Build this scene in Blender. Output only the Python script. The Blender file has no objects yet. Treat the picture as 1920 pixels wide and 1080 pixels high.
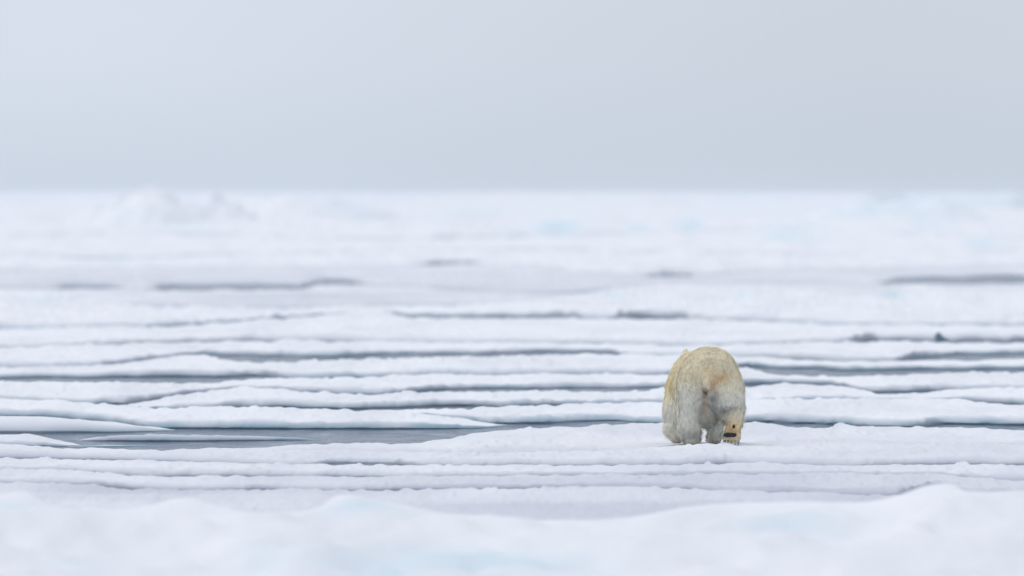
import bpy, math
import numpy as np

R = math.radians
rng = np.random.default_rng(7)

# ------------------------------------------------------------------ camera
SC = bpy.context.scene
H = 3.7                 # camera height above the sea, metres
LENS = 400.0
F = LENS / 36.0 * 1920  # focal length in photo pixels
Y0 = 364.0              # photo row of the true horizon
BEAR_D = 162.0

cam = bpy.data.cameras.new('camera')
cam_o = bpy.data.objects.new('camera', cam)
SC.collection.objects.link(cam_o)
cam.sensor_width = 36.0
cam.lens = LENS
cam.clip_start = 1.0
cam.clip_end = 60000.0
cam_o.location = (0, 0, H)
cam_o.rotation_euler = (R(90) - math.atan((540 - Y0) / F), 0, 0)
cam.dof.use_dof = True
cam.dof.focus_distance = BEAR_D
cam.dof.aperture_fstop = 2.3
SC.camera = cam_o

# ------------------------------------------------------------------ sky and light (overcast)
SUN_EL, SUN_AZ = 58.0, 310.0     # sun behind the cloud, azimuth clockwise from +Y
W = bpy.data.worlds.new('World')
SC.world = W
W.use_nodes = True
nt = W.node_tree
nt.nodes.clear()
out = nt.nodes.new('ShaderNodeOutputWorld')
bg = nt.nodes.new('ShaderNodeBackground')
bg.inputs['Strength'].default_value = 0.1
sky = nt.nodes.new('ShaderNodeTexSky')
sky.sky_type = 'NISHITA'
sky.sun_disc = False
sky.sun_elevation = R(SUN_EL)
sky.sun_rotation = R(SUN_AZ)
sky.air_density = 1.0
sky.dust_density = 4.0
tc = nt.nodes.new('ShaderNodeTexCoord')
sep = nt.nodes.new('ShaderNodeSeparateXYZ')
nt.links.new(tc.outputs['Generated'], sep.inputs[0])
ramp = nt.nodes.new('ShaderNodeValToRGB')          # cloud deck: brighter towards the zenith
cr = ramp.color_ramp
cr.elements[0].position = 0.0
cr.elements[0].color = (0.595, 0.67, 0.775, 1)
cr.elements[1].position = 1.0
cr.elements[1].color = (0.74, 0.80, 0.90, 1)
for p, c in ((0.012, (0.648, 0.712, 0.805, 1)), (0.10, (0.668, 0.732, 0.83, 1)), (0.4, (0.70, 0.765, 0.87, 1))):
    e = cr.elements.new(p); e.color = c
nt.links.new(sep.outputs['Z'], ramp.inputs[0])
nz = nt.nodes.new('ShaderNodeTexNoise')             # broad soft cloud patches all over the sky
nz.inputs['Scale'].default_value = 7.0
nz.inputs['Detail'].default_value = 2.0
nz.inputs['Roughness'].default_value = 0.45
mp = nt.nodes.new('ShaderNodeMapping')
mp.inputs['Location'].default_value = (-3.49, 1.35, 3.68)
mp.inputs['Scale'].default_value = (1, 1, 1.6)
nt.links.new(tc.outputs['Generated'], mp.inputs[0])
nt.links.new(mp.outputs[0], nz.inputs[0])
mr = nt.nodes.new('ShaderNodeMapRange')
mr.inputs['From Min'].default_value = 0.3
mr.inputs['From Max'].default_value = 0.7
mr.inputs['To Min'].default_value = 8.9
mr.inputs['To Max'].default_value = 11.35
nt.links.new(nz.outputs[0], mr.inputs[0])
mul = nt.nodes.new('ShaderNodeVectorMath'); mul.operation = 'SCALE'
nt.links.new(ramp.outputs[0], mul.inputs[0])
nt.links.new(mr.outputs[0], mul.inputs['Scale'])
mix = nt.nodes.new('ShaderNodeMix'); mix.data_type = 'RGBA'
mix.inputs[0].default_value = 0.92
nt.links.new(sky.outputs[0], mix.inputs[6])
nt.links.new(mul.outputs[0], mix.inputs[7])
nt.links.new(mix.outputs[2], bg.inputs['Color'])
nt.links.new(bg.outputs[0], out.inputs[0])

sun = bpy.data.lights.new('sun', 'SUN')
sun.energy = 1.1
sun.angle = R(35)
sun.color = (1.0, 0.965, 0.92)
sun_o = bpy.data.objects.new('sun', sun)
SC.collection.objects.link(sun_o)
sun_o.rotation_euler = (R(90 - SUN_EL), 0, R(180 - SUN_AZ))
sun_o.location = (0, 100, 60)

SC.view_settings.view_transform = 'Standard'
SC.view_settings.look = 'None'
SC.view_settings.exposure = 0.0
SC.view_settings.gamma = 1.0
SC.view_settings.use_curve_mapping = False
SC.render.engine = 'CYCLES'
SC.cycles.max_bounces = 12
SC.cycles.diffuse_bounces = 10
SC.cycles.volume_bounces = 4
SC.cycles.use_denoising = True

# ------------------------------------------------------------------ helpers
def hash3(ix, iy, iz, seed):
    h = (ix.astype(np.int64) * 374761393 + iy.astype(np.int64) * 668265263 + iz.astype(np.int64) * 2147483647 + seed * 974711) & 0xFFFFFFFF
    h = ((h ^ (h >> 13)) * 1274126177) & 0xFFFFFFFF
    h = ((h ^ (h >> 16)) * 2246822519) & 0xFFFFFFFF
    h = (h ^ (h >> 15)) & 0xFFFFFFFF
    return h.astype(np.float64) / 2147483648.0 - 1.0

def noise(x, y, z=0.0, seed=0):
    """smooth value noise in about -1..1"""
    x, y, z = np.broadcast_arrays(np.asarray(x, float), np.asarray(y, float), np.asarray(z, float))
    ix, iy, iz = np.floor(x), np.floor(y), np.floor(z)
    fx, fy, fz = x - ix, y - iy, z - iz
    u, v, w = (t * t * t * (t * (t * 6 - 15) + 10) for t in (fx, fy, fz))
    r = 0
    for dx in (0, 1):
        for dy in (0, 1):
            for dz in (0, 1):
                r = r + hash3(ix + dx, iy + dy, iz + dz, seed) * (u if dx else 1 - u) * (v if dy else 1 - v) * (w if dz else 1 - w)
    return r

def fbm(x, y, z=0.0, seed=0, octaves=3, gain=0.5):
    s, a, f = 0, 1.0, 1.0
    for o in range(octaves):
        s = s + a * noise(np.asarray(x) * f + 17.3 * o, np.asarray(y) * f - 9.1 * o, np.asarray(z) * f, seed + o)
        a *= gain; f *= 2.03
    return s

def sstep(a, b, x):
    t = np.clip((x - a) / (b - a), 0, 1)
    return t * t * (3 - 2 * t)

def spline(pts, x):
    """smooth curve through photo points (Catmull-Rom flavoured, flat outside)"""
    p = np.array(pts, float)
    px, py = p[:, 0], p[:, 1]
    if len(px) < 2:
        return np.full_like(x, py[0])
    m = np.gradient(py, px) if len(px) > 2 else np.full(2, (py[1] - py[0]) / (px[1] - px[0]))
    s = np.diff(py) / np.diff(px)
    for i in range(1, len(px) - 1):
        if s[i - 1] * s[i] <= 0:
            m[i] = 0
        else:
            m[i] = np.sign(s[i]) * min(abs(m[i]), 3 * abs(s[i]), 3 * abs(s[i - 1]))
    i = np.clip(np.searchsorted(px, x) - 1, 0, len(px) - 2)
    h = px[i + 1] - px[i]
    t = np.clip((x - px[i]) / h, 0, 1)
    return ((2 * t**3 - 3 * t**2 + 1) * py[i] + (t**3 - 2 * t**2 + t) * h * m[i] + (-2 * t**3 + 3 * t**2) * py[i + 1] + (t**3 - t**2) * h * m[i + 1])

def mesh_object(name, co, faces, material, parent=None, attrs=None, smooth=True):
    me = bpy.data.meshes.new(name)
    co = np.ascontiguousarray(co, np.float32)
    faces = np.ascontiguousarray(faces, np.int32)
    nf, k = faces.shape
    me.vertices.add(len(co)); me.vertices.foreach_set('co', co.ravel())
    me.loops.add(nf * k); me.loops.foreach_set('vertex_index', faces.ravel())
    me.polygons.add(nf)
    me.polygons.foreach_set('loop_start', np.arange(0, nf * k, k, dtype=np.int32))
    me.polygons.foreach_set('use_smooth', np.full(nf, smooth))
    for an, av in (attrs or {}).items():
        if av.ndim == 1:
            a = me.attributes.new(an, 'FLOAT', 'POINT'); a.data.foreach_set('value', av.astype(np.float32))
        else:
            a = me.attributes.new(an, 'FLOAT_COLOR', 'POINT')
            a.data.foreach_set('color', np.c_[av, np.ones(len(av))].astype(np.float32).ravel())
    me.update(calc_edges=True)
    me.validate()
    me.materials.append(material)
    o = bpy.data.objects.new(name, me)
    SC.collection.objects.link(o)
    if parent is not None:
        o.parent = parent
    return o

def tag(o, label=None, cat=None, group=None, kind=None):
    if label: o['label'] = label
    if cat: o['category'] = cat
    if group: o['group'] = group
    if kind: o['kind'] = kind
    return o

def new_mat(name):
    m = bpy.data.materials.new(name)
    m.use_nodes = True
    return m, m.node_tree, m.node_tree.nodes['Principled BSDF']

def node(t, kind, **kw):
    n = t.nodes.new(kind)
    for k, v in kw.items():
        if k in n.inputs: n.inputs[k].default_value = v
        else: setattr(n, k, v)
    return n

# ------------------------------------------------------------------ materials
def ice_material():
    m, t, b = new_mat('snow_ice')
    L = t.links.new
    geo = node(t, 'ShaderNodeNewGeometry')
    big = node(t, 'ShaderNodeTexNoise', Scale=0.55, Detail=6.0, Roughness=0.62)        # dry snow and damp slush
    mpb = node(t, 'ShaderNodeMapping'); mpb.inputs['Scale'].default_value = (1.0, 0.12, 1.0)
    L(geo.outputs['Position'], mpb.inputs[0]); L(mpb.outputs[0], big.inputs[0])
    r1 = node(t, 'ShaderNodeMapRange'); r1.inputs['From Min'].default_value = 0.42; r1.inputs['From Max'].default_value = 0.68
    L(big.outputs[0], r1.inputs[0])
    m1 = node(t, 'ShaderNodeMix', data_type='RGBA')
    m1.inputs[6].default_value = (0.825, 0.832, 0.855, 1)
    m1.inputs[7].default_value = (0.735, 0.745, 0.78, 1)
    L(r1.outputs[0], m1.inputs[0])
    slush = node(t, 'ShaderNodeAttribute', attribute_name='slush')  # slush tone, plus the painted shading at the foot of the floes
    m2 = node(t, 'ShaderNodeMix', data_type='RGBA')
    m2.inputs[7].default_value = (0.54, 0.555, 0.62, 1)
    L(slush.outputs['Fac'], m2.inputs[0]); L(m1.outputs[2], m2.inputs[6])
    flank = node(t, 'ShaderNodeAttribute', attribute_name='flank')     # bare wet ice at the waterline
    m3 = node(t, 'ShaderNodeMix', data_type='RGBA')
    m3.inputs[7].default_value = (0.17, 0.27, 0.34, 1)
    L(flank.outputs['Fac'], m3.inputs[0]); L(m2.outputs[2], m3.inputs[6])
    melt = node(t, 'ShaderNodeAttribute', attribute_name='melt')       # blue glacial ice showing through
    m4 = node(t, 'ShaderNodeMix', data_type='RGBA')
    m4.inputs[7].default_value = (0.54, 0.71, 0.79, 1)
    L(melt.outputs['Fac'], m4.inputs[0]); L(m3.outputs[2], m4.inputs[6])
    L(m4.outputs[2], b.inputs['Base Color'])
    b.inputs['Roughness'].default_value = 0.75
    b.inputs['Specular IOR Level'].default_value = 0.15
    n1 = node(t, 'ShaderNodeTexNoise', Scale=9.0, Detail=6.0, Roughness=0.7)
    L(geo.outputs['Position'], n1.inputs[0])
    bp = node(t, 'ShaderNodeBump', Strength=0.6, Distance=0.04)
    L(n1.outputs[0], bp.inputs['Height']); L(bp.outputs[0], b.inputs['Normal'])
    return m

def water_material():
    m, t, b = new_mat('cold_sea_water')
    L = t.links.new
    b.inputs['Base Color'].default_value = (0.02, 0.06, 0.125, 1)
    b.inputs['Roughness'].default_value = 0.12
    b.inputs['IOR'].default_value = 1.33
    b.inputs['Specular Tint'].default_value = (0.55, 0.79, 1.0, 1)
    b.inputs['Specular IOR Level'].default_value = 0.08
    geo = node(t, 'ShaderNodeNewGeometry')
    mp = node(t, 'ShaderNodeMapping'); mp.inputs['Scale'].default_value = (1.0, 0.6, 1)
    L(geo.outputs['Position'], mp.inputs[0])
    n1 = node(t, 'ShaderNodeTexNoise', Scale=4.0, Detail=4.0, Roughness=0.6)
    L(mp.outputs[0], n1.inputs[0])
    mp2 = node(t, 'ShaderNodeMapping'); mp2.inputs['Scale'].default_value = (1.6, 0.55, 1)
    L(geo.outputs['Position'], mp2.inputs[0])
    n2 = node(t, 'ShaderNodeTexNoise', Scale=1.0, Detail=3.0, Roughness=0.6)      # cat's paws of wind
    L(mp2.outputs[0], n2.inputs[0])
    r2 = node(t, 'ShaderNodeMapRange'); r2.inputs['From Min'].default_value = 0.3; r2.inputs['From Max'].default_value = 0.7
    r2.inputs['To Min'].default_value = 0.08; r2.inputs['To Max'].default_value = 1.0
    L(n2.outputs[0], r2.inputs[0])
    bp = node(t, 'ShaderNodeBump', Distance=0.35)
    L(r2.outputs[0], bp.inputs['Strength'])
    L(n1.outputs[0], bp.inputs['Height']); L(bp.outputs[0], b.inputs['Normal'])
    return m

def fur_material(name, gain=1.0, trans=0.0):
    m, t, b = new_mat(name)
    L = t.links.new
    a = node(t, 'ShaderNodeAttribute', attribute_name='fur_tint')
    geo = node(t, 'ShaderNodeNewGeometry')
    n1 = node(t, 'ShaderNodeTexNoise', Scale=30.0, Detail=3.0)
    L(geo.outputs['Position'], n1.inputs[0])
    r = node(t, 'ShaderNodeMapRange'); r.inputs['To Min'].default_value = 0.9 * gain; r.inputs['To Max'].default_value = 1.1 * gain
    L(n1.outputs[0], r.inputs[0])
    v = node(t, 'ShaderNodeVectorMath', operation='SCALE')
    L(a.outputs['Color'], v.inputs[0]); L(r.outputs[0], v.inputs['Scale'])
    L(v.outputs[0], b.inputs['Base Color'])
    b.inputs['Roughness'].default_value = 0.6
    b.inputs['Sheen Weight'].default_value = 0.45
    b.inputs['Sheen Roughness'].default_value = 0.45
    b.inputs['Sheen Tint'].default_value = (1.0, 0.94, 0.80, 1)
    b.inputs['Specular IOR Level'].default_value = 0.2
    tr = node(t, 'ShaderNodeBsdfTranslucent')          # light leaks through the hollow hairs
    L(v.outputs[0], tr.inputs['Color'])
    ms = node(t, 'ShaderNodeMixShader'); ms.inputs[0].default_value = trans
    L(b.outputs[0], ms.inputs[1]); L(tr.outputs[0], ms.inputs[2])
    L(ms.outputs[0], t.nodes['Material Output'].inputs['Surface'])
    return m

def plain_material(name, col, rough, spec=0.4):
    m, t, b = new_mat(name)
    geo = node(t, 'ShaderNodeNewGeometry')
    n1 = node(t, 'ShaderNodeTexNoise', Scale=60.0, Detail=3.0)
    t.links.new(geo.outputs['Position'], n1.inputs[0])
    mx = node(t, 'ShaderNodeMix', data_type='RGBA')
    mx.inputs[6].default_value = (*[c * 0.7 for c in col], 1)
    mx.inputs[7].default_value = (*[min(1, c * 1.3) for c in col], 1)
    t.links.new(n1.outputs[0], mx.inputs[0]); t.links.new(mx.outputs[2], b.inputs['Base Color'])
    b.inputs['Roughness'].default_value = rough
    b.inputs['Specular IOR Level'].default_value = spec
    return m

M_ICE = ice_material()
M_WATER = water_material()

# ------------------------------------------------------------------ sea
def sea():
    ys = np.array([-3000., -200., 20., 60., 100, 150, 200, 300, 500, 800, 1500, 3000, 6000, 12000, 20000, 30000])
    xs = np.array([-12000., -3000, -800, -200, -60, -20, 0, 20, 60, 200, 800, 3000, 12000])
    X, Y = np.meshgrid(xs, ys)
    co = np.c_[X.ravel(), Y.ravel(), np.zeros(X.size)]
    nx = len(xs)
    i = (np.arange(len(ys) - 1)[:, None] * nx + np.arange(nx - 1)[None]).ravel()
    tag(mesh_object('sea_water', co, np.c_[i, i + 1, i + nx + 1, i + nx], M_WATER), kind='structure')
sea()

# ------------------------------------------------------------------ ice floes
# columns: fine where the photograph looks, coarse further to the sides
COLS = np.concatenate([-120 - np.geomspace(6, 9000, 46)[::-1], np.arange(-120, 2041, 2.5), 2040 + np.geomspace(6, 9000, 46)])
ENV = np.full(len(COLS), 1e4)     # photo row of the nearest crest met so far in each column
DENV = np.full(len(COLS), 15.0)   # distance already covered by ice in each column

def row_to_d(y, z):
    return (H - z) * F / (y - Y0)

def grid_faces(nr, nc):
    i = (np.arange(nr - 1)[:, None] * nc + np.arange(nc - 1)[None]).ravel()
    return np.c_[i, i + 1, i + nc + 1, i + nc]

def blur_cols(a, c, sigma):
    """gaussian smoothing along the columns (only where they are evenly spaced)"""
    i0, i1 = np.searchsorted(c, -119.9), np.searchsorted(c, 2040.1)
    if i1 - i0 < 8: return a
    n = int(sigma / 2.5 * 3)
    k = np.exp(-0.5 * (np.arange(-n, n + 1) * 2.5 / sigma) ** 2); k /= k.sum()
    r = a.copy()
    r[i0:i1] = np.convolve(np.pad(a[i0:i1], n, mode='edge'), k, 'valid')
    return r

def max_cols(a, c, half):
    i0, i1 = np.searchsorted(c, -119.9), np.searchsorted(c, 2040.1)
    if i1 - i0 < 8: return a
    n = int(half / 2.5)
    r = a.copy()
    p = np.pad(a[i0:i1], n, mode='edge')
    r[i0:i1] = np.lib.stride_tricks.sliding_window_view(p, 2 * n + 1).max(1)
    return r

def melt_mask(px, d, spots):
    m = np.zeros_like(d)
    for (sx, sd, rx, rd, a) in spots:
        m = np.maximum(m, a * np.exp(-((px - sx) / rx) ** 2 - ((d - sd) / rd) ** 2))
    return m

FLOES = []
BEAR_X = (1331 - 960) * BEAR_D / F
BEAR_Z = 0.127

def floe(label, crest, front=None, lead=None, x0=None, x1=None, k=0.52, a0=0.68, hide=6.0, rough=1.0, slush=0.0, flank=0.55,
         melt=(), teal=0.0, seed=1, edge=1.0, rows=32, bear=False, category='ice floe', name='ice_floe', hmax=19.0, jag=1.4):
    sel = np.ones(len(COLS), bool)
    if x0 is not None: sel &= COLS >= x0
    if x1 is not None: sel &= COLS <= x1
    ci = np.where(sel)[0]
    c = COLS[ci]
    yb = spline(crest, c)
    beyond = sstep(0, 260, np.maximum(-10 - c, c - 1930))            # the floes go on wandering outside the view
    yb = yb + beyond * 0.035 * (yb - Y0) * noise(c / 190.0, seed * 0.37, seed=seed + 30)
    env, denv = ENV[ci], DENV[ci]
    if front is not None:
        yf = spline(front, c)
        yf = np.minimum(yf, env + hide)
    else:
        ld = np.zeros(len(c)) if lead is None else np.interp(c, [p[0] for p in lead], [p[1] for p in lead])
        ld = blur_cols(ld, c, 14.0)
        ld *= 1 + 0.35 * noise(c / 45.0, seed + 5.5, seed=seed)
        op = sstep(0.0, 2.0, ld)
        yf = env + hide * (1 - op) - ld
    yf = blur_cols(yf, c, 8.0)
    df = blur_cols(row_to_d(yf, 0.0), c, 10.0)
    over = np.maximum(0, denv + 0.25 - df)          # never run into the floe in front
    df = df + np.maximum(blur_cols(max_cols(over, c, 45.0), c, 15.0), over)
    yf = Y0 + H * F / df
    # a floe that ends in view runs out to a point there
    end = np.minimum(env, yf) - 0.6
    wide = np.ones(len(c))
    tw = min(110.0, 0.4 * (c[-1] - c[0]))
    if x0 is not None: wide *= np.clip((c - c[0]) / tw, 0, 1) ** (0.6 if front is None else 0.4)
    if x1 is not None: wide *= np.clip((c[-1] - c) / tw, 0, 1) ** (0.6 if front is None else 0.4)
    yb = end + (yb - end) * wide
    band = blur_cols(np.maximum(yf - yb, 0.5), c, 30.0)
    dm = df.mean()
    q = dm / BEAR_D
    # soft pointed ends
    taper = np.ones(len(c))
    if x0 is not None: taper *= np.sqrt(np.clip((c - c[0] + 0.5) / 60.0, 0, 1))
    if x1 is not None: taper *= np.sqrt(np.clip((c[-1] - c + 0.5) / 60.0, 0, 1))
    h = np.minimum(k * band, hmax * (1 + 0.2 * noise(c / 120.0, seed + 2, seed=seed))) * df / F
    h = np.maximum(h * (1 + 0.12 * noise(c / 70.0, seed, seed=seed)), 0.02) * np.maximum(taper, 0.02)
    db = np.maximum(row_to_d(yb, h), df + 0.35 * q * np.maximum(taper, 0.03))
    T = db - df
    # rows: skirt, rounded front edge, top, rounded back edge, skirt
    fr = np.array([0.0, 0.0, 0.02, 0.06, 0.12, 0.2, 0.32, 0.48, 0.7, 1.0])
    w = np.minimum((0.12 * q + 2.2 * h) * edge * (1 + 0.25 * noise(c / 70.0, seed + 3, seed=seed)), 0.42 * T)
    nmid = rows - len(fr) - 6
    d_rows, tt = [], []
    for f_ in fr: d_rows.append(df + f_ * w)
    for j in range(1, nmid + 1): d_rows.append(df + w + (T - 2 * w) * j / (nmid + 1.0))
    for f_ in (0.0, 0.35, 0.6, 0.8, 1.0, 1.0): d_rows.append(db - w + w * f_)
    D = np.array(d_rows)
    D[:2] += np.minimum(0.16 * q * max(0.0, flank - 0.4), 0.3 * T)
    t = D - df[None]
    t[:2] = 0
    s = db[None] - D
    ef = (1 - np.clip(1 - t / np.maximum(w, 1e-3)[None], 0, 1) ** 2.0) ** 0.5
    eb = (1 - np.clip(1 - s / np.maximum(w, 1e-3)[None], 0, 1) ** 2.0) ** 0.5
    rise = a0 + (1 - a0) * np.clip(t / np.maximum(T, 1e-3)[None], 0, 1) ** 0.9
    px = np.broadcast_to(c[None], D.shape)
    X = (px - 960) * D / F
    n = (0.022 * noise(X / (3.4 * q), D / (5.0 * q), seed=seed + 10) + 0.009 * noise(X / (0.8 * q), D / (2.6 * q), seed=seed + 11)
         + 0.010 * noise(X / (4.5 * q), D / (0.95 * q), seed=seed + 14) + 0.012 * jag * noise(X / (0.16 * q), D / (1.1 * q), seed=seed + 12) + 0.006 * jag * noise(X / (0.07 * q), D / (0.7 * q), seed=seed + 13))
    n = n * q * rough * np.clip(h / (0.12 * q), 0.25, 1.0)[None]
    n = np.maximum(n, -0.35 * h[None])
    crumb = np.maximum(0, noise(X / (0.13 * q), D / (0.7 * q), seed=seed + 15) - 0.5) * np.maximum(0, noise(X / (1.6 * q), D / (3 * q), seed=seed + 16) + 0.25)
    n = n + (0.06 if q < 1.5 else 0.035) * q * jag * crumb * np.clip(h / (0.12 * q), 0.1, 1.0)[None]
    Z = h[None] * rise * ef * eb + n * ef * np.maximum(eb, 0.35)
    if bear:
        g = np.exp(-(((X - BEAR_X) / 1.5) ** 4 + ((D - BEAR_D - 0.9) / 2.6) ** 4))
        Z = Z * (1 - g) + (BEAR_Z + 0.006 * noise(X / 0.2, D / 0.5, seed=91)) * g
    Z = np.maximum(Z, (0.012 * ef - 0.002) * np.maximum(taper, 0.05)[None])
    Z[0] = -0.45; Z[-1] = -0.45
    Z[1] = -0.02
    fl = flank * np.exp(-(np.clip(Z, 0, 9) / ((0.04 + 0.04 * flank) * q)) ** 1.8) * sstep(1.35, 0.6, t / np.maximum(w, 1e-3)[None])
    fl = np.clip(fl * (1 + 0.5 * noise(X / (0.4 * q), D / q, seed=seed + 20)), 0, 1)
    ml = melt_mask(px, D, melt) if melt else np.zeros_like(D)
    ml = np.maximum(ml, teal * fl)
    ml = np.clip(ml * (1 + 0.4 * noise(X / (0.6 * q), D / (1.5 * q), seed=seed + 21)), 0, 1)
    sl = np.clip(slush * (1 + 0.7 * noise(X / (3 * q), D / (4 * q), seed=seed + 22)), 0, 1)
    # shading painted along the foot of each floe, through the slush tone
    foot_shade = 1.0 * np.exp(-(np.clip(Z, 0, 9) / (0.72 * h[None])) ** 2) * sstep(3.0, 0.8, t / np.maximum(w, 1e-3)[None]) * min(1.0, 0.4 + flank)
    sl = np.clip(sl + foot_shade * (1 + 0.35 * noise(X / (0.9 * q), D / (1.2 * q), seed=seed + 23)), 0, 1)
    co = np.c_[X.ravel(), D.ravel(), Z.ravel()]
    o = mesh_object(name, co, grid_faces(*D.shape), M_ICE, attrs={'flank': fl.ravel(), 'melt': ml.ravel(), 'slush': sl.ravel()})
    tag(o, label, category, 'drifting ice floes')
    FLOES.append(o)
    ENV[ci] = np.minimum(env, yb)
    DENV[ci] = np.maximum(denv, db)
    return o

def foreground():
    """out-of-focus snow hummocks in front of the floes"""
    crest = [(-200, 935), (0, 927), (40, 922), (66, 928), (100, 953), (130, 957), (165, 951), (222, 957), (300, 945), (335, 935), (363, 936),
             (407, 951), (463, 961), (555, 961), (600, 951), (640, 929), (660, 929), (714, 941), (770, 950), (825, 963), (900, 969), (955, 977),
             (1084, 977), (1177, 972), (1280, 953), (1373, 945), (1484, 942), (1595, 944), (1669, 934), (1706, 922), (1743, 910), (1791, 908),
             (1808, 920), (1836, 922), (1920, 920), (2100, 930)]
    c = COLS
    yb = spline(crest, c)
    DC = 112.0
    zc = H - (yb - Y0) * DC / F
    D = np.concatenate([np.linspace(18, 90, 16), np.linspace(91.5, 111, 56), np.linspace(111.2, 113.5, 14), np.linspace(114, 118, 8), [118.01]])
    D = np.broadcast_to(D[:, None], (len(D), len(c))).copy()
    px = np.broadcast_to(c[None], D.shape)
    X = (px - 960) * D / F
    base = 0.12 + 0.16 * sstep(30, 98, D)
    up = sstep(93, DC, D) ** 1.15
    zs = np.empty_like(D)
    for r in range(len(D)):
        off = max(0.0, DC - D[r, 0])
        zs[r] = zc if off < 0.05 else blur_cols(zc, c, 6 + 26 * off) 
    Z = base * (1 - up) + zs * up
    Z += 0.12 * np.exp(-((D - 107.5 - 1.2 * noise(X / 2.5, 0.3, seed=36)) / 1.6) ** 2) * (0.3 + noise(X / 1.9, D / 5.0, seed=37))
    Z += 0.15 * np.exp(-((D - 102.5 - 1.0 * noise(X / 2.2, 0.7, seed=38)) / 1.5) ** 2) * (0.4 + noise(X / 1.6, D / 5.0, seed=39))
    Z -= np.where(D > DC, (D - DC) ** 2 * 0.028, 0)
    fade = sstep(DC - 0.3, DC - 3.5, D) 
    Z += fade * (0.10 * noise(X / 1.5, D / 2.4, seed=31) + 0.085 * noise(X / 0.6, D / 1.1, seed=32) + 0.03 * noise(X / 0.27, D / 0.6, seed=34)) + 0.006 * noise(X / 0.25, D / 0.6, seed=33)
    Z[-1] = -0.4
    ml = melt_mask(px, D, [(40, 107.8, 50, 1.6, 1.0), (690, 110.4, 80, 1.0, 0.55), (860, 101.0, 230, 2.0, 0.7), (760, 99.3, 150, 1.2, 0.8),
                           (1252, 103.6, 40, 0.7, 1.0), (500, 102.0, 60, 1.2, 0.5), (1330, 105, 120, 1.0, 0.4), (1480, 107, 110, 1.0, 0.4), (160, 101.5, 60, 1.0, 0.5)])
    ml *= 0.9 * (0.8 + 0.5 * noise(X / 0.5, D / 0.9, seed=35))
    co = np.c_[X.ravel(), D.ravel(), Z.ravel()]
    zr = np.zeros(X.size)
    o = mesh_object('snow_hummock_ridge', co, grid_faces(*D.shape), M_ICE, attrs={'melt': np.clip(ml, 0, 1).ravel(), 'flank': zr, 'slush': zr})
    tag(o, 'blurred white snow hummocks with pale blue ice patches along the bottom foreground', 'ice ridge')
    ENV[:] = yb
    DENV[:] = 118.0
foreground()

floe('flat lavender grey slush shelf just behind the foreground hummocks', [(0, 903), (148, 904), (237, 912), (333, 916), (444, 916), (518, 913), (640, 916),
     (800, 913), (955, 911), (1077, 909), (1280, 912), (1347, 918), (1500, 920), (1687, 925), (1920, 922)], k=0.25, a0=0.7, slush=0.55, flank=0.1, seed=40, hide=40, rows=36, edge=3)
floe('low smooth snow band above the slush shelf, below the second white band', [(0, 879), (111, 879), (204, 887), (289, 893), (480, 893), (640, 893), (825, 890), (1121, 888), (1280, 887), (1540, 887),
     (1735, 887), (1798, 893), (1920, 901)], k=0.5, slush=0.45, flank=0.25, seed=50)
floe('long even white snow band, two bands in front of the bear', [(0, 855), (185, 857), (333, 861), (444, 865), (640, 870), (825, 870), (1280, 870), (1391, 867), (1502, 869), (1602, 871), (1687, 869), (1920, 867)],
     lead=[(280, 0), (330, 0.9), (700, 0.9), (760, 0)], slush=0.35, flank=0.3, seed=60)
floe('broad white snow band whose crest hides the feet of the bear', [(0, 829), (60, 831), (126, 839), (181, 837), (237, 841), (315, 843), (389, 840), (640, 844), (825, 845), (936, 843), (1140, 842), (1232, 837),
     (1317, 831), (1391, 828), (1447, 826), (1613, 826), (1724, 829), (1817, 832), (1920, 835)], lead=[(580, 0), (620, 2.2), (735, 2.2), (780, 0)], slush=0.28, flank=0.2, seed=70, jag=1.3)
floe('thin sliver of ice at the left end of the open lead', [(128, 836), (210, 834), (300, 836)], front=[(128, 838), (210, 838), (300, 838)], x0=126, x1=302, k=0.8, rough=0.4, flank=0.9, seed=75, rows=22)
floe('white floe the polar bear walks on, right of the open lead', [(440, 838), (463, 835), (537, 830), (640, 826), (695, 828), (818, 824), (870, 812), (962, 800), (1047, 795), (1247, 790), (1428, 790), (1465, 793),
     (1510, 797), (1554, 797), (1574, 788), (1598, 792), (1761, 798), (1920, 802)], x0=440, k=0.5, hide=17, a0=0.35, edge=3, slush=0.22, flank=0.05, seed=80, rows=44, bear=True, jag=1.2)
floe('small blunt snow floe at the left edge below the rounded tongue', [(-50, 815), (0, 815), (74, 814), (120, 817), (141, 821), (153, 828)], x1=153, seed=90, slush=0.2)
floe('thin flat floe with a dark wet edge lying in the open lead', [(146, 820), (185, 814), (333, 813), (481, 817), (560, 820), (612, 824)], front=[(146, 826), (185, 827), (333, 828), (481, 826), (612, 825)], x0=146, x1=612,
     k=0.95, hmax=40, slush=0.3, flank=0.8, seed=100, rough=0.7)
floe('smooth rounded snow tongue reaching in from the left edge', [(-50, 776), (0, 776), (74, 777), (185, 786), (259, 793), (315, 799), (328, 804)], front=[(-50, 812), (0, 812), (185, 812), (259, 810), (318, 807), (328, 805.5)], x1=328,
     k=0.7, hmax=32, edge=2.0, rough=0.45, flank=0.7, seed=110, jag=0.6)
floe('long white floe along the far bank of the open lead', [(-50, 746), (0, 748), (167, 754), (259, 760), (307, 766), (407, 764), (640, 769), (714, 769), (825, 778), (900, 785), (952, 793)],
     front=[(-50, 790), (200, 799), (300, 804), (640, 805), (862, 804), (907, 803), (952, 796)], x1=952, flank=0.95, teal=0.12, seed=120, edge=1.6)
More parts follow.
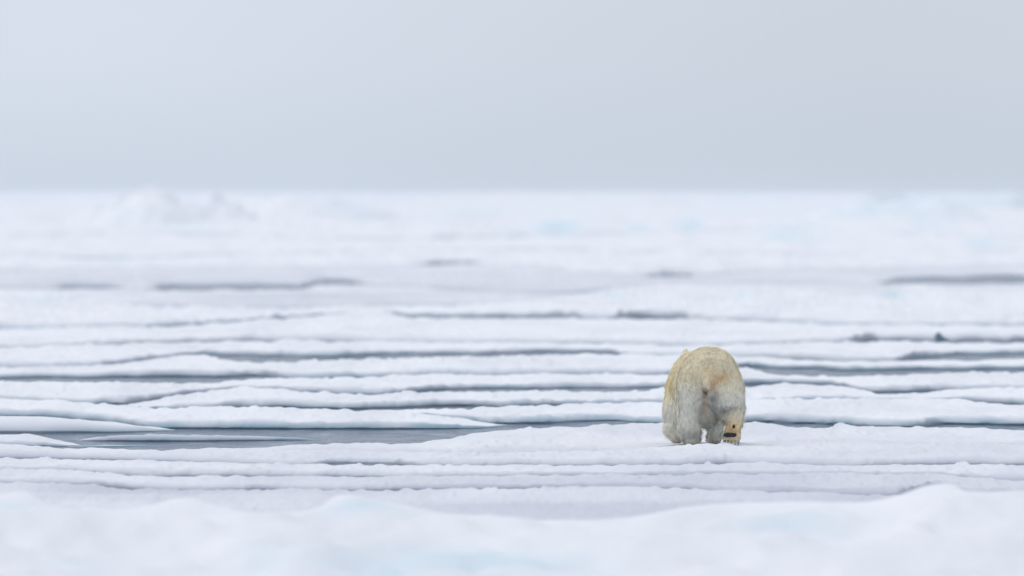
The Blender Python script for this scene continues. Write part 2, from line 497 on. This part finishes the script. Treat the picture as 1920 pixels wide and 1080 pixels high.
floe('white floe with a teal waterline directly behind the bear', [(690, 768), (807, 765), (877, 763), (973, 758), (1121, 754), (1247, 753), (1398, 750), (1540, 747), (1761, 747), (1920, 756)],
     lead=[(930, 0), (950, 2.4), (1160, 2), (1200, 0.4), (1390, 0.4), (1490, 2), (1530, 3), (1570, 0), (1740, 0.5), (1780, 3.5), (1920, 4)], x0=690, flank=0.9, teal=0.2, seed=130, edge=1.6)
floe('lumpy white floe left of centre behind the lead bank', [(240, 746), (330, 738), (426, 728), (463, 724), (555, 730), (640, 735), (714, 738), (862, 732), (1010, 732), (1247, 730), (1398, 726), (1487, 721), (1600, 729),
     (1650, 739), (1743, 737), (1800, 731), (1920, 729)], lead=[(400, 0), (430, 1), (560, 2), (640, 2.4), (807, 2.6), (880, 2), (940, 0)], x0=240, flank=0.8, seed=140, rough=1.2)
floe('wide pale floe below the dark lead at the left edge', [(0, 716), (137, 717), (240, 716), (407, 714), (478, 708), (640, 706), (860, 701), (1247, 700), (1391, 688), (1425, 694), (1521, 703), (1600, 704), (1700, 699), (1920, 697)],
     lead=[(600, 0), (860, 2), (900, 4), (1250, 4), (1400, 3.5), (1547, 3), (1600, 0), (1640, 2), (1690, 5), (1750, 3), (1790, 0)], flank=0.6, seed=150)
floe('snow floe in front of the long dark central lead', [(0, 690), (200, 684), (330, 668), (377, 665), (410, 672), (517, 678), (633, 675), (807, 670), (940, 667), (1123, 663), (1250, 665), (1391, 668), (1600, 676), (1730, 674), (1920, 672)],
     lead=[(0, 8), (330, 8), (478, 4), (520, 0), (1395, 0), (1425, 7), (1521, 13), (1600, 9), (1700, 5), (1920, 5)], flank=0.7, teal=0.1, seed=160)
floe('white floe beyond the long dark central lead', [(0, 652), (200, 646), (380, 640), (477, 638), (597, 638), (807, 641), (950, 641), (1240, 645), (1620, 640), (1757, 642), (1780, 644), (1920, 644)],
     lead=[(365, 0), (400, 6), (517, 11), (640, 8), (807, 6.5), (940, 5.5), (1123, 3.5), (1170, 0), (1700, 0), (1730, 6), (1920, 9)], flank=0.55, teal=0.2, seed=170)
floe('broad bright snow floe in the middle distance below the teal lead', [(0, 615), (400, 606), (640, 588), (720, 585), (770, 596), (1000, 598), (1060, 598), (1180, 599), (1273, 598), (1500, 606), (1920, 610)],
     lead=[(470, 0), (480, 0.6), (517, 0.6), (530, 0), (1615, 0), (1630, 3), (1755, 3), (1775, 5), (1920, 5)], flank=0.35, seed=180)
floe('snow covered floe with a rounded rise at the left edge and low hummocks at right', [(0, 545), (90, 544), (130, 549), (180, 562), (300, 572), (600, 575), (900, 571), (1070, 556), (1160, 540), (1250, 530), (1400, 538), (1520, 541),
     (1580, 551), (1640, 547), (1700, 534), (1800, 541), (1920, 545)], lead=[(715, 0), (770, 5), (1030, 5.5), (1065, 0), (1170, 0), (1195, 3), (1260, 3), (1290, 0)], flank=0.45, seed=190, rough=1.5,
     teal=0.7, melt=[(1672, 395, 22, 14, 0.8), (85, 378, 40, 8, 0.5), (1150, 385, 40, 10, 0.4), (1390, 385, 60, 9, 0.35)])
floe('distant flat grey white floe below the row of short dark leads', [(0, 541), (550, 541), (600, 533), (660, 533), (900, 545), (1070, 550), (1250, 527), (1500, 530), (1700, 531), (1920, 531)], flank=0.2, slush=0.4, seed=200, k=0.35, a0=0.35, edge=5, hide=9)
floe('distant floe behind the row of short dark leads', [(0, 502), (300, 499), (800, 495), (895, 495), (1100, 512), (1235, 518), (1285, 518), (1500, 502), (1920, 499)],
     lead=[(110, 0), (140, 4), (215, 5), (222, 0), (290, 0), (305, 5), (550, 7), (556, 0), (590, 0), (605, 8), (650, 7), (675, 0), (1665, 0), (1690, 11), (1920, 13)], flank=0.2, slush=0.35, seed=210, k=0.35, a0=0.35, edge=5, hide=9)
floe('far white floe with two faint grey leads in front', [(0, 474), (213, 484), (500, 474), (960, 468), (1500, 476), (1920, 472)], lead=[(780, 0), (810, 1.8), (895, 2.4), (915, 0), (1225, 0), (1240, 2.2), (1285, 2.2), (1300, 0)], flank=0.2, seed=220, k=0.4, a0=0.35, edge=5, hide=9, rough=1.5,
     melt=[(213, 640, 22, 60, 0.5)])
floe('far rough snow floe, third below the horizon', [(0, 442), (300, 436), (700, 448), (1000, 440), (1400, 432), (1920, 446)], flank=0.3, seed=230, k=0.45, a0=0.35, edge=5, hide=9, rough=1.7, jag=0.5, melt=[(1480, 850, 60, 60, 0.5), (1840, 760, 40, 60, 0.4)])
floe('far hummocky ice with blurred turquoise patches right of centre', [(0, 412), (300, 404), (700, 412), (1005, 402), (1300, 402), (1600, 410), (1920, 414)], flank=0.3, seed=240, k=0.5, a0=0.35, edge=5, hide=9, rough=1.7, jag=0.5,
     melt=[(1045, 1150, 45, 170, 0.85), (1196, 1150, 20, 150, 0.55), (1292, 1180, 25, 170, 0.65), (1480, 1050, 60, 130, 0.35), (960, 1020, 30, 100, 0.3), (345, 1200, 40, 150, 0.3), (1745, 1150, 40, 150, 0.35)])
floe('farthest pressure ridge with pale blocks along the skyline', [(0, 384), (200, 380), (500, 382), (900, 386), (1400, 384), (1920, 388)], flank=0.2, seed=250, k=0.5, a0=0.35, edge=5, hide=9, rough=1.7, jag=0.5, melt=[(1045, 1700, 70, 300, 0.4), (1500, 1800, 200, 300, 0.25), (900, 1800, 100, 300, 0.25)])

def pack_ice():
    """the frozen sea running on to the horizon"""
    d0 = float(DENV[(COLS > -120) & (COLS < 2040)].max()) + 60
    D = np.concatenate([[d0], np.geomspace(d0 + 5, 26000, 110)])
    px = COLS[::2]
    D = np.broadcast_to(D[:, None], (len(D), len(px))).copy()
    PX = np.broadcast_to(px[None], D.shape)
    X = (PX - 960) * D / F
    Z = 0.6 + 0.35 * fbm(X / 60, D / 400, seed=300) + 0.5 * np.maximum(0, fbm(X / 14, D / 300, seed=310)) 
    Z += np.maximum(0, noise(X / 22, D / 420, seed=320)) ** 2 * 4.2 * sstep(9000, 5000, D)
    Z = np.minimum(Z, 4.4)
    Z[0] = -0.4
    ml = 0.35 * np.clip(fbm(X / 40, D / 500, seed=330), 0, 1)
    zr = np.zeros(X.size)
    o = mesh_object('pack_ice', np.c_[X.ravel(), D.ravel(), Z.ravel()], grid_faces(*D.shape), M_ICE, attrs={'flank': zr, 'melt': ml.ravel(), 'slush': zr})
    tag(o, kind='structure')
pack_ice()

def ridge_mound(name, label, px, d, width, depth, height, seed, melt=0.15, cat='ice hummock'):
    """a heap of tilted ice blocks under snow"""
    n, m_ = 70, 40
    u, v = np.meshgrid(np.linspace(-1, 1, n), np.linspace(-1, 1, m_))
    r = np.sqrt(u * u + v * v)
    Z = np.clip(1 - r ** 2, 0, 1)
    Z *= 0.7 + 0.22 * fbm(u * 2.2, v * 1.5, seed=seed) + 0.12 * noise(u * 7, v * 2.5, seed=seed + 1)
    Z = np.maximum(Z, 0)
    Z = Z / Z.max() * height
    Z = Z - 0.25 * (r > 0.97) + 0.2
    X = (px - 960) * d / F + u * width
    Y = d + v * depth
    ml = np.clip(melt * (0.5 + fbm(u * 2, v * 2, seed=seed + 2)), 0, 1)
    zr = np.zeros(X.size)
    o = mesh_object(name, np.c_[X.ravel(), Y.ravel(), Z.ravel()], grid_faces(m_, n), M_ICE, attrs={'flank': zr, 'melt': ml.ravel(), 'slush': zr})
    tag(o, label, cat, 'hummocks on the skyline')
ridge_mound('ice_hummock', 'tallest pale hummock breaking the skyline at left', 275, 1250, 8.5, 60, 4.4, 400)
ridge_mound('ice_hummock', 'low hummock on the skyline just right of the tallest one', 385, 1350, 7, 60, 3.9, 410)
ridge_mound('ice_hummock', 'wide faint hummock on the skyline left of centre', 570, 1450, 14, 60, 3.5, 420)
ridge_mound('ice_hummock', 'faint bluish hummock on the skyline near the right edge', 1680, 1450, 13, 60, 3.5, 430, melt=0.3)

# ------------------------------------------------------------------ the bear
def sd_ellipsoid(P, c, r, rot=None):
    q = P - np.array(c)
    if rot is not None: q = q @ rot
    r = np.array(r)
    k0 = np.linalg.norm(q / r, axis=-1)
    k1 = np.linalg.norm(q / (r * r), axis=-1)
    return k0 * (k0 - 1.0) / np.maximum(k1, 1e-6)

def sd_cone(P, a, b, ra, rb, sx=1.0):
    """capsule that tapers from ra to rb"""
    a, b = np.array(a, float), np.array(b, float)
    ba = b - a
    pa = P - a
    t = np.clip((pa @ ba) / (ba @ ba), 0, 1)
    return np.linalg.norm(pa - t[..., None] * ba, axis=-1) - (ra + (rb - ra) * t)

def smin(a, b, k):
    h = np.clip(0.5 + 0.5 * (b - a) / k, 0, 1)
    return b * (1 - h) + a * h - k * h * (1 - h)

def rot_x(a):
    c, s = math.cos(a), math.sin(a)
    return np.array([[1, 0, 0], [0, c, -s], [0, s, c]])

def bear_field(P):
    E, C = sd_ellipsoid, sd_cone
    # trunk
    d = E(P, (-0.005, 0.30, 0.955), (0.435, 0.47, 0.415))
    d = smin(d, E(P, (-0.095, 0.90, 0.83), (0.475, 0.66, 0.41)), 0.07)
    d = smin(d, E(P, (-0.145, 1.42, 0.84), (0.43, 0.46, 0.43)), 0.14)
    d = smin(d, E(P, (-0.07, 0.85, 0.56), (0.36, 0.62, 0.27)), 0.12)
    d = smin(d, E(P, (-0.05, 0.43, 0.50), (0.23, 0.36, 0.25)), 0.08)
    # neck and head, carried low and forward
    d = smin(d, C(P, (-0.18, 1.62, 0.98), (-0.19, 2.16, 1.08), 0.30, 0.185), 0.12)
    d = smin(d, E(P, (-0.195, 2.30, 1.11), (0.155, 0.21, 0.145)), 0.06)
    d = smin(d, C(P, (-0.20, 2.42, 1.06), (-0.205, 2.66, 1.01), 0.105, 0.07), 0.06)
    for sx in (-1, 1):
        d = smin(d, E(P, (-0.185 + sx * 0.125, 2.24, 1.255), (0.042, 0.03, 0.065)), 0.03)
    # left hind leg, planted
    g = C(P, (-0.235, 0.25, 0.86), (-0.31, 0.40, 0.52), 0.235, 0.165)
    g = smin(g, C(P, (-0.31, 0.40, 0.52), (-0.285, 0.14, 0.24), 0.165, 0.125), 0.08)
    g = smin(g, C(P, (-0.285, 0.14, 0.24), (-0.255, 0.17, 0.09), 0.125, 0.115), 0.06)
    g = smin(g, E(P, (-0.262, 0.26, 0.055), (0.122, 0.21, 0.075)), 0.05)
    g = smin(g, C(P, (-0.245, 0.13, 0.78), (-0.285, 0.13, 0.30), 0.20, 0.135), 0.10)
    d = smin(d, g, 0.07)
    # right hind leg, pushed back, heel lifted and the sole turned to the rear
    g = C(P, (0.22, 0.16, 0.86), (0.285, 0.20, 0.54), 0.25, 0.19)
    g = smin(g, E(P, (0.22, 0.02, 0.66), (0.24, 0.24, 0.25)), 0.08)
    g = smin(g, C(P, (0.31, 0.16, 0.52), (0.355, 0.0, 0.36), 0.175, 0.115), 0.10)
    g = smin(g, C(P, (0.36, -0.06, 0.40), (0.345, -0.085, 0.26), 0.088, 0.094), 0.05)
    g = smin(g, E(P, (0.325, -0.065, 0.175), (0.122, 0.070, 0.14)), 0.03)
    g = smin(g, E(P, (0.315, -0.04, 0.10), (0.130, 0.075, 0.06)), 0.03)
    g = smin(g, C(P, (0.265, 0.16, 0.74), (0.335, 0.03, 0.38), 0.215, 0.13), 0.10)
    for i, tx in enumerate((0.215, 0.262, 0.312, 0.362, 0.408)):
        g = smin(g, E(P, (tx, -0.062, 0.06 + 0.012 * (1 - ((tx - 0.31) / 0.1) ** 2)), (0.025, 0.055, 0.05)), 0.007)
    d = smin(d, g, 0.065)
    # front legs
    g = C(P, (0.08, 1.40, 0.75), (0.115, 1.28, 0.48), 0.22, 0.145)
    g = smin(g, C(P, (0.115, 1.28, 0.48), (0.09, 1.36, 0.14), 0.135, 0.095), 0.06)
    g = smin(g, E(P, (0.09, 1.45, 0.055), (0.108, 0.18, 0.075)), 0.05)
    d = smin(d, g, 0.07)
    g = C(P, (-0.41, 1.42, 0.74), (-0.50, 1.30, 0.46), 0.215, 0.15)
    g = smin(g, C(P, (-0.50, 1.30, 0.46), (-0.515, 1.26, 0.22), 0.145, 0.13), 0.06)
    g = smin(g, E(P, (-0.455, 1.27, 0.095), (0.105, 0.14, 0.095)), 0.06)
    d = smin(d, g, 0.07)
    # crease under the tail, fold between the thighs, then the tail itself
    d = -smin(-d, C(P, (-0.075, -0.27, 0.80), (-0.05, -0.17, 0.52), 0.055, 0.075), 0.045)
    d = smin(d, C(P, (-0.03, -0.14, 0.96), (-0.055, -0.255, 0.825), 0.065, 0.045), 0.035)
    return d

def surface_nets(f, org, h):
    """closed mesh of the zero level of a sampled field"""
    nx, ny, nz = f.shape
    ins = f < 0
    acc = np.zeros((nx - 1, ny - 1, nz - 1, 3)); cnt = np.zeros((nx - 1, ny - 1, nz - 1))
    sl = lambda o: tuple(slice(o[a], f.shape[a] - 1 + o[a]) for a in range(3))
    for ax in range(3):
        oth = [a for a in range(3) if a != ax]
        for i in (0, 1):
            for j in (0, 1):
                o0 = [0, 0, 0]; o0[oth[0]] = i; o0[oth[1]] = j
                o1 = list(o0); o1[ax] = 1
                A, B = f[sl(o0)], f[sl(o1)]
                cross = (A < 0) != (B < 0)
                t = np.where(cross, A / np.where(A - B == 0, 1, A - B), 0)
                for a in range(3):
                    v = t if a == ax else o0[a]
                    acc[..., a] += np.where(cross, v, 0)
                cnt += cross
    act = cnt > 0
    idx = np.full(act.shape, -1, int); idx[act] = np.arange(act.sum())
    cell = np.argwhere(act)
    co = np.array(org) + h * (cell + acc[act] / cnt[act][:, None])
    faces = []
    for ax in range(3):
        oth = [a for a in range(3) if a != ax]
        s0 = [slice(1, -1)] * 3; s0[ax] = slice(0, f.shape[ax] - 1)
        s1 = [slice(1, -1)] * 3; s1[ax] = slice(1, f.shape[ax])
        A, B = ins[tuple(s0)], ins[tuple(s1)]
        p = np.argwhere(A != B)
        flip = B[tuple(p.T)]
        base = p.copy(); base[:, oth[0]] += 1; base[:, oth[1]] += 1
        def cidx(di, dj):
            q = base.copy(); q[:, oth[0]] += di; q[:, oth[1]] += dj
            return idx[tuple(q.T)]
        q = np.stack([cidx(-1, -1), cidx(0, -1), cidx(0, 0), cidx(-1, 0)], 1)
        if ax == 1: flip = ~flip
        q[flip] = q[flip][:, ::-1]
        faces.append(q)
    return co, np.concatenate(faces)

def vert_normals(co, fa):
    n = np.zeros_like(co)
    fn = np.cross(co[fa[:, 2]] - co[fa[:, 0]], co[fa[:, 3]] - co[fa[:, 1]])
    for i in range(4): np.add.at(n, fa[:, i], fn)
    return n / np.maximum(np.linalg.norm(n, axis=1, keepdims=True), 1e-9)

def blob(P, c, r):
    return np.exp(-(((P - np.array(c)) / np.array(r)) ** 2).sum(1))

def fur_colour(P):
    """cream coat with the stains this bear carries, and painted shade on the inner thigh"""
    x, y, z = P.T
    cream = np.array([1.0, 0.92, 0.72]); pale = np.array([1.0, 0.97, 0.88]); yellow = np.array([1.0, 0.87, 0.52])
    orange = np.array([0.90, 0.58, 0.20]); grey = np.array([0.28, 0.285, 0.29]); brown = np.array([0.16, 0.085, 0.035]); sole = np.array([1.0, 0.80, 0.45])
    w = sstep(0.62, 1.02, z + 0.08 * noise(x * 5, y * 5, z * 5, seed=501))[:, None]
    c = pale * (1 - w) + cream * w
    def lay(c, m, col): 
        m = np.clip(m, 0, 1)[:, None]; return c * (1 - m) + col * m
    c = lay(c, 0.6 * sstep(-0.44, -0.56, x) * sstep(0.5, 0.75, z) * sstep(0.3, 0.6, y), yellow)
    pt = 0.8 + 0.5 * noise(x * 16, y * 16, z * 16, seed=502)
    back = sstep(0.45, 0.05, y)
    c = lay(c, 0.6 * pt * back * blob(np.c_[x, y * 0, z], (0.16, 0, 0.965), (0.13, 1, 0.065)), orange)
    c = lay(c, 0.65 * pt * back * blob(np.c_[x, y * 0, z], (0.05, 0, 0.87), (0.06, 1, 0.09)), orange)
    c = lay(c, 0.35 * pt * back * blob(np.c_[x, y * 0, z], (-0.02, 0, 1.05), (0.10, 1, 0.16)), orange)
    c = lay(c, 0.85 * pt * back * blob(np.c_[x, y * 0, z], (-0.068, 0, 0.63), (0.026, 1, 0.15)), orange)
    c = lay(c, 0.8 * pt * back * blob(np.c_[x, y * 0, z], (0.045, 0, 0.66), (0.085, 1, 0.14)), grey)
    c = lay(c, 0.95 * pt * back * blob(np.c_[x, y * 0, z], (0.20, 0, 0.50), (0.11, 1, 0.05)), grey)
    c = lay(c, 0.7 * pt * back * blob(np.c_[x, y * 0, z], (0.33, 0, 0.555), (0.10, 1, 0.03)), grey)
    c = lay(c, 0.35 * pt * back * blob(np.c_[x, y * 0, z], (-0.12, 0, 0.54), (0.07, 1, 0.16)), grey)  # shade of the groin and inner thigh, painted into the coat
    c = lay(c, 1.2 * back * blob(np.c_[x, y * 0, z], (-0.085, 0, 0.765), (0.036, 1, 0.06)), brown)
    c = lay(c, 0.95 * sstep(0.09, -0.06, y) * blob(np.c_[x, y * 0, z], (0.33, 0, 0.23), (0.15, 1, 0.21)) * sstep(0.15, 0.22, x), sole)
    c = lay(c, 0.6 * pt * back * blob(np.c_[x, y * 0, z], (0.325, 0, 0.22), (0.065, 1, 0.075)) * sstep(0.02, -0.08, y), orange)
    c = lay(c, 0.5 * pt * blob(P, (-0.26, 0.1, 0.04), (0.12, 0.4, 0.06)), yellow)
    c = lay(c, 0.6 * pt * blob(P, (-0.43, 1.17, 0.10), (0.07, 0.25, 0.08)), np.array([0.30, 0.25, 0.12]))
    c = lay(c, 0.97 * blob(P, (-0.205, 2.72, 1.02), (0.04, 0.035, 0.035)), np.array([0.02, 0.02, 0.02]))     # nose
    return c

def polar_bear():
    hh = 0.016
    lo, hi = np.array([-0.85, -0.42, -0.08]), np.array([0.68, 2.85, 1.52])
    ax = [np.arange(lo[a], hi[a], hh) for a in range(3)]
    G = np.stack(np.meshgrid(*ax, indexing='ij'), -1)
    f = np.empty(G.shape[:3])
    for i0 in range(0, G.shape[1], 30):
        f[:, i0:i0 + 30] = bear_field(G[:, i0:i0 + 30])
    near = np.abs(f) < 0.08
    P = G[near]
    f[near] += 0.010 * noise(P[:, 0] * 9, P[:, 1] * 9, P[:, 2] * 7, seed=510) + 0.005 * noise(P[:, 0] * 22, P[:, 1] * 22, P[:, 2] * 15, seed=511)
    co, fa = surface_nets(f, lo, hh)
    nrm = vert_normals(co, fa)
    m_body = fur_material('bear_skin_and_underfur', 0.97)
    m_fur = fur_material('bear_guard_hair', 1.0, 0.3)
    m_pad = plain_material('black_paw_pad', (0.012, 0.012, 0.014), 0.55)
    m_claw = plain_material('dark_claw', (0.02, 0.018, 0.016), 0.35)
    m_eye = plain_material('dark_eye', (0.01, 0.008, 0.006), 0.1, 0.6)
    root = bpy.data.objects.new('polar_bear', None)
    SC.collection.objects.link(root)
    root.empty_display_size = 0.3
    root.location = (BEAR_X, BEAR_D, BEAR_Z)
    root.scale = (0.99, 1.02, 1.015)
    tag(root, 'cream polar bear walking away, one hind paw lifted showing its black pad', 'polar bear')
    body = mesh_object('body', co, fa, m_body, root, {'fur_tint': fur_colour(co)})
    # ---- guard hairs: tapered locks lying along the coat
    tri = np.concatenate([fa[:, [0, 1, 2]], fa[:, [0, 2, 3]]])
    a, b, c = co[tri[:, 0]], co[tri[:, 1]], co[tri[:, 2]]
    area = 0.5 * np.linalg.norm(np.cross(b - a, c - a), axis=1)
    cen = (a + b + c) / 3
    wgt = area * np.where(cen[:, 1] < 0.7, 1.0, 0.4)
    N = 120000
    pick = rng.choice(len(tri), N, p=wgt / wgt.sum())
    u, v = rng.random(N), rng.random(N)
    fl = u + v > 1; u[fl], v[fl] = 1 - u[fl], 1 - v[fl]
    base = a[pick] + (b - a)[pick] * u[:, None] + (c - a)[pick] * v[:, None]
    n = nrm[tri[pick, 0]] * (1 - u - v)[:, None] + nrm[tri[pick, 1]] * u[:, None] + nrm[tri[pick, 2]] * v[:, None]
    n /= np.linalg.norm(n, axis=1, keepdims=True)
    x, y, z = base.T
    flow = np.c_[0.5 * np.sign(x + 0.02) * np.abs(x + 0.02) ** 0.5 * sstep(0.9, 1.3, z), np.full(N, -0.55), np.full(N, -1.0)]
    fh = flow - (flow * n).sum(1)[:, None] * n
    fh /= np.maximum(np.linalg.norm(fh, axis=1, keepdims=True), 1e-6)
    sp = (base - 0.82 * (base * fh).sum(1)[:, None] * fh) * 52.0      # strand pattern drawn out along the lie of the coat
    cl = 30.0
    flow += 0.75 * np.c_[noise(x * cl, y * cl, z * cl * 0.7, seed=520), noise(x * cl, y * cl, z * cl * 0.7, seed=521), noise(x * cl, y * cl, z * cl * 0.7, seed=522)]
    flow += 0.45 * np.c_[noise(x * 7, y * 7, z * 7, seed=523), noise(x * 7, y * 7, z * 7, seed=524), noise(x * 7, y * 7, z * 7, seed=525)]
    flow += 0.25 * rng.normal(size=(N, 3))
    flow -= (flow * n).sum(1)[:, None] * n
    flow /= np.linalg.norm(flow, axis=1, keepdims=True)
    side = np.cross(n, flow)
    ln = 0.040 + 0.020 * rng.random(N)
    ln *= 1 + 0.6 * sstep(0.7, 0.3, z) * sstep(0.06, 0.2, z)
    ln *= np.where((z < 0.42) & (x > 0.17) & (y < 0.06), 0.4, 1.0)      # short hair on the lifted paw
    ln *= np.where(z < 0.07, 0.5, 1.0) * np.where(y > 2.15, 0.45, 1.0)
    lift = 0.12 + 0.14 * rng.random(N) + 0.14 * noise(x * cl, y * cl, z * cl, seed=526)
    lift = np.clip(lift, 0.05, 0.6)
    fly = rng.random(N) < 0.07
    ln = np.where(fly, ln * 1.45, ln); lift = np.where(fly, lift + 0.28, lift)
    wd = 0.0042 + 0.0026 * rng.random(N)
    wd = np.where(fly, wd * 0.6, wd)
    keep = np.ones(N, bool)
    # the pads are bare
    keep &= ~((np.abs(x - 0.29) < 0.075) & (np.abs(z - 0.145) < 0.022) & (y < 0.05))
    p1 = base + (flow * np.cos(lift)[:, None] + n * np.sin(lift)[:, None]) * (ln * 0.55)[:, None]
    d2 = flow * np.cos(lift * 0.3)[:, None] + n * np.sin(lift * 0.3)[:, None] + np.array([0, 0, -0.25])
    p2 = p1 + d2 / np.linalg.norm(d2, axis=1, keepdims=True) * (ln * 0.5)[:, None]
    s_ = side * wd[:, None]
    V = np.stack([base - s_, base + s_, p1 + s_ * 0.8, p1 - s_ * 0.8, p2 + s_ * 0.12, p2 - s_ * 0.12], 1)[keep]
    k = len(V)
    col = fur_colour(base[keep]) * (0.92 + 0.14 * rng.random(k))[:, None] * (1 - 0.30 * sstep(0.24, 0.0, np.abs(noise(sp[:, 0], sp[:, 1], sp[:, 2], seed=527)))[keep])[:, None]
    o6 = np.arange(k)[:, None] * 6
    FQ = np.concatenate([o6 + np.array([[0, 1, 2, 3]]), o6 + np.array([[3, 2, 4, 5]])])
    fur = mesh_object('fur', V.reshape(-1, 3), FQ, m_fur, root, {'fur_tint': np.repeat(np.clip(col, 0, 0.98), 6, axis=0)})
    tag(fur, kind='stuff')
    # ---- pads, claws, eyes
    def surf_y(px_, pz_):
        """rearmost point of the body at x, z"""
        ys = np.arange(-0.4, 0.3, 0.004)
        q = np.c_[np.full(len(ys), px_), ys, np.full(len(ys), pz_)]
        return ys[np.argmax(bear_field(q) < 0)]
    def ell(name, cc, rr, mat, label=None, wob=0.12, seed=1, square=1.0):
        th, ph = np.meshgrid(np.linspace(0, 2 * math.pi, 21)[:-1], np.linspace(0.02, math.pi - 0.02, 12))
        q = np.stack([np.sin(ph) * np.cos(th), np.sin(ph) * np.sin(th), np.cos(ph)], -1)
        q = q * (1 + wob * noise(q[..., 0] * 2.5, q[..., 1] * 2.5, q[..., 2] * 2.5, seed=seed))[..., None]
        q = np.sign(q) * np.abs(q) ** square
        p = (q * np.array(rr)).reshape(-1, 3) + np.array(cc)
        i = np.arange(11)[:, None] * 20
        j = np.arange(20)[None]
        j2 = (j + 1) % 20
        fq = np.stack([i + j, i + 20 + j, i + 20 + j2, i + j2], -1).reshape(-1, 4)
        o = mesh_object(name, p, fq, mat, root)
        if label: o['label'] = label
        return o
    ell('paw_pad', (0.290, surf_y(0.29, 0.145) - 0.002, 0.145), (0.088, 0.022, 0.030), m_pad, 'broad black pad across the lifted sole', 0.45, 3, 0.75)
    ell('heel_pad', (0.340, surf_y(0.34, 0.262) - 0.006, 0.262), (0.021, 0.014, 0.024), m_pad, 'small black heel pad on the lifted sole', 0.7, 5)
    for i, tx in enumerate((0.215, 0.262, 0.312, 0.362, 0.408)):
        ell('toe_pad', (tx, surf_y(tx, 0.062) + 0.002, 0.060), ((0.016, 0.013, 0.009, 0.008, 0.007)[i], 0.009, (0.013, 0.011, 0.008, 0.007, 0.007)[i]), m_pad, None, 0.2, 7 + i)
        ell('claw', (tx, surf_y(tx, 0.03) + 0.01, 0.020), (0.006, 0.010, 0.018), m_claw, None, 0.1, 17 + i)
    for i in range(5):
        ell('claw', (-0.345 + i * 0.045, 0.475 - abs(i - 2) * 0.012, 0.03), (0.009, 0.035, 0.014), m_claw, None, 0.1, 27 + i)
        ell('claw', (-0.03 + i * 0.045, 1.64 - abs(i - 2) * 0.012, 0.03), (0.009, 0.035, 0.014), m_claw, None, 0.1, 37 + i)
        ell('claw', (-0.53 + i * 0.037, 1.41 - abs(i - 2) * 0.012, 0.05), (0.008, 0.03, 0.014), m_claw, None, 0.1, 47 + i)
    for sx in (-1, 1):
        ell('eye', (-0.20 + sx * 0.085, 2.475, 1.115), (0.014, 0.014, 0.014), m_eye, None, 0.0, 57)
polar_bear()

def ice_block():
    """small upturned slab standing at the edge of a lead on the right"""
    d = H * F / (643 - Y0) + 0.8
    k = d / F
    x0 = (1757 - 960) * k
    prof = [(0, -4), (0, 17), (2, 20), (5, 18), (11, 12), (20, 5), (27, 1), (28, -4)]
    co = []
    for yy, sc in ((0.0, 1.0), (0.5, 0.92), (1.3, 0.6)):
        for i, (a, b) in enumerate(prof):
            co.append((x0 + a * k * sc + 0.02 * math.sin(3 * i + yy), d + yy, b * k * sc))
    n = len(prof)
    fa = [(r * n + i, r * n + (i + 1) % n, (r + 1) * n + (i + 1) % n, (r + 1) * n + i) for r in range(2) for i in range(n)]
    fa += [(0, 1, 2, 3), (0, 3, 4, 5), (0, 5, 6, 7)]
    fa += [tuple(2 * n + j for j in q[::-1]) for q in ((0, 1, 2, 3), (0, 3, 4, 5), (0, 5, 6, 7))]
    nv = len(co)
    o = mesh_object('ice_block', np.array(co), np.array(fa), M_ICE, attrs={'flank': np.full(nv, 0.95), 'melt': np.full(nv, 0.1), 'slush': np.zeros(nv)}, smooth=False)
    tag(o, 'small dark wet wedge of upturned ice by the right edge', 'ice block')
ice_block()

def snow_spray():
    """flecks of wet snow flung up by the lifted paw"""
    v = np.array([(1, 0, 0), (-1, 0, 0), (0, 1, 0), (0, -1, 0), (0, 0, 1), (0, 0, -1)], float)
    q = np.array([(0, 2, 4), (2, 1, 4), (1, 3, 4), (3, 0, 4), (2, 0, 5), (1, 2, 5), (3, 1, 5), (0, 3, 5)])
    co, fa = [], []
    for i in range(26):
        p = np.array([rng.normal(0.02, 0.10), rng.uniform(-0.35, 0.05), abs(rng.normal(0.0, 0.17)) + 0.03])
        fa.append(q + 6 * i)
        co.append(v * rng.uniform(0.003, 0.0075) + p + np.array([BEAR_X, BEAR_D, BEAR_Z]))
    o = mesh_object('snow_spray', np.concatenate(co), np.concatenate(fa), M_ICE)
    tag(o, kind='stuff')
snow_spray()

# ------------------------------------------------------------------ air
def haze():
    x, y0, y1, z0, z1 = 14000.0, -4000.0, 31000.0, -1.6, 5.2
    co = [(sx * x, yy, zz) for zz in (z0, z1) for yy in (y0, y1) for sx in (-1, 1)]
    fa = [(0, 2, 3, 1), (4, 5, 7, 6), (0, 1, 5, 4), (2, 6, 7, 3), (0, 4, 6, 2), (1, 3, 7, 5)]
    m = bpy.data.materials.new('cold_haze')
    m.use_nodes = True
    t = m.node_tree
    t.nodes.remove(t.nodes['Principled BSDF'])
    v = t.nodes.new('ShaderNodeVolumePrincipled')
    v.inputs['Color'].default_value = (0.93, 0.96, 1.0, 1)
    v.inputs['Density'].default_value = 0.00009
    t.links.new(v.outputs[0], t.nodes['Material Output'].inputs['Volume'])
    o = mesh_object('haze', np.array(co), np.array(fa), m, smooth=False)
    tag(o, kind='stuff')
haze()
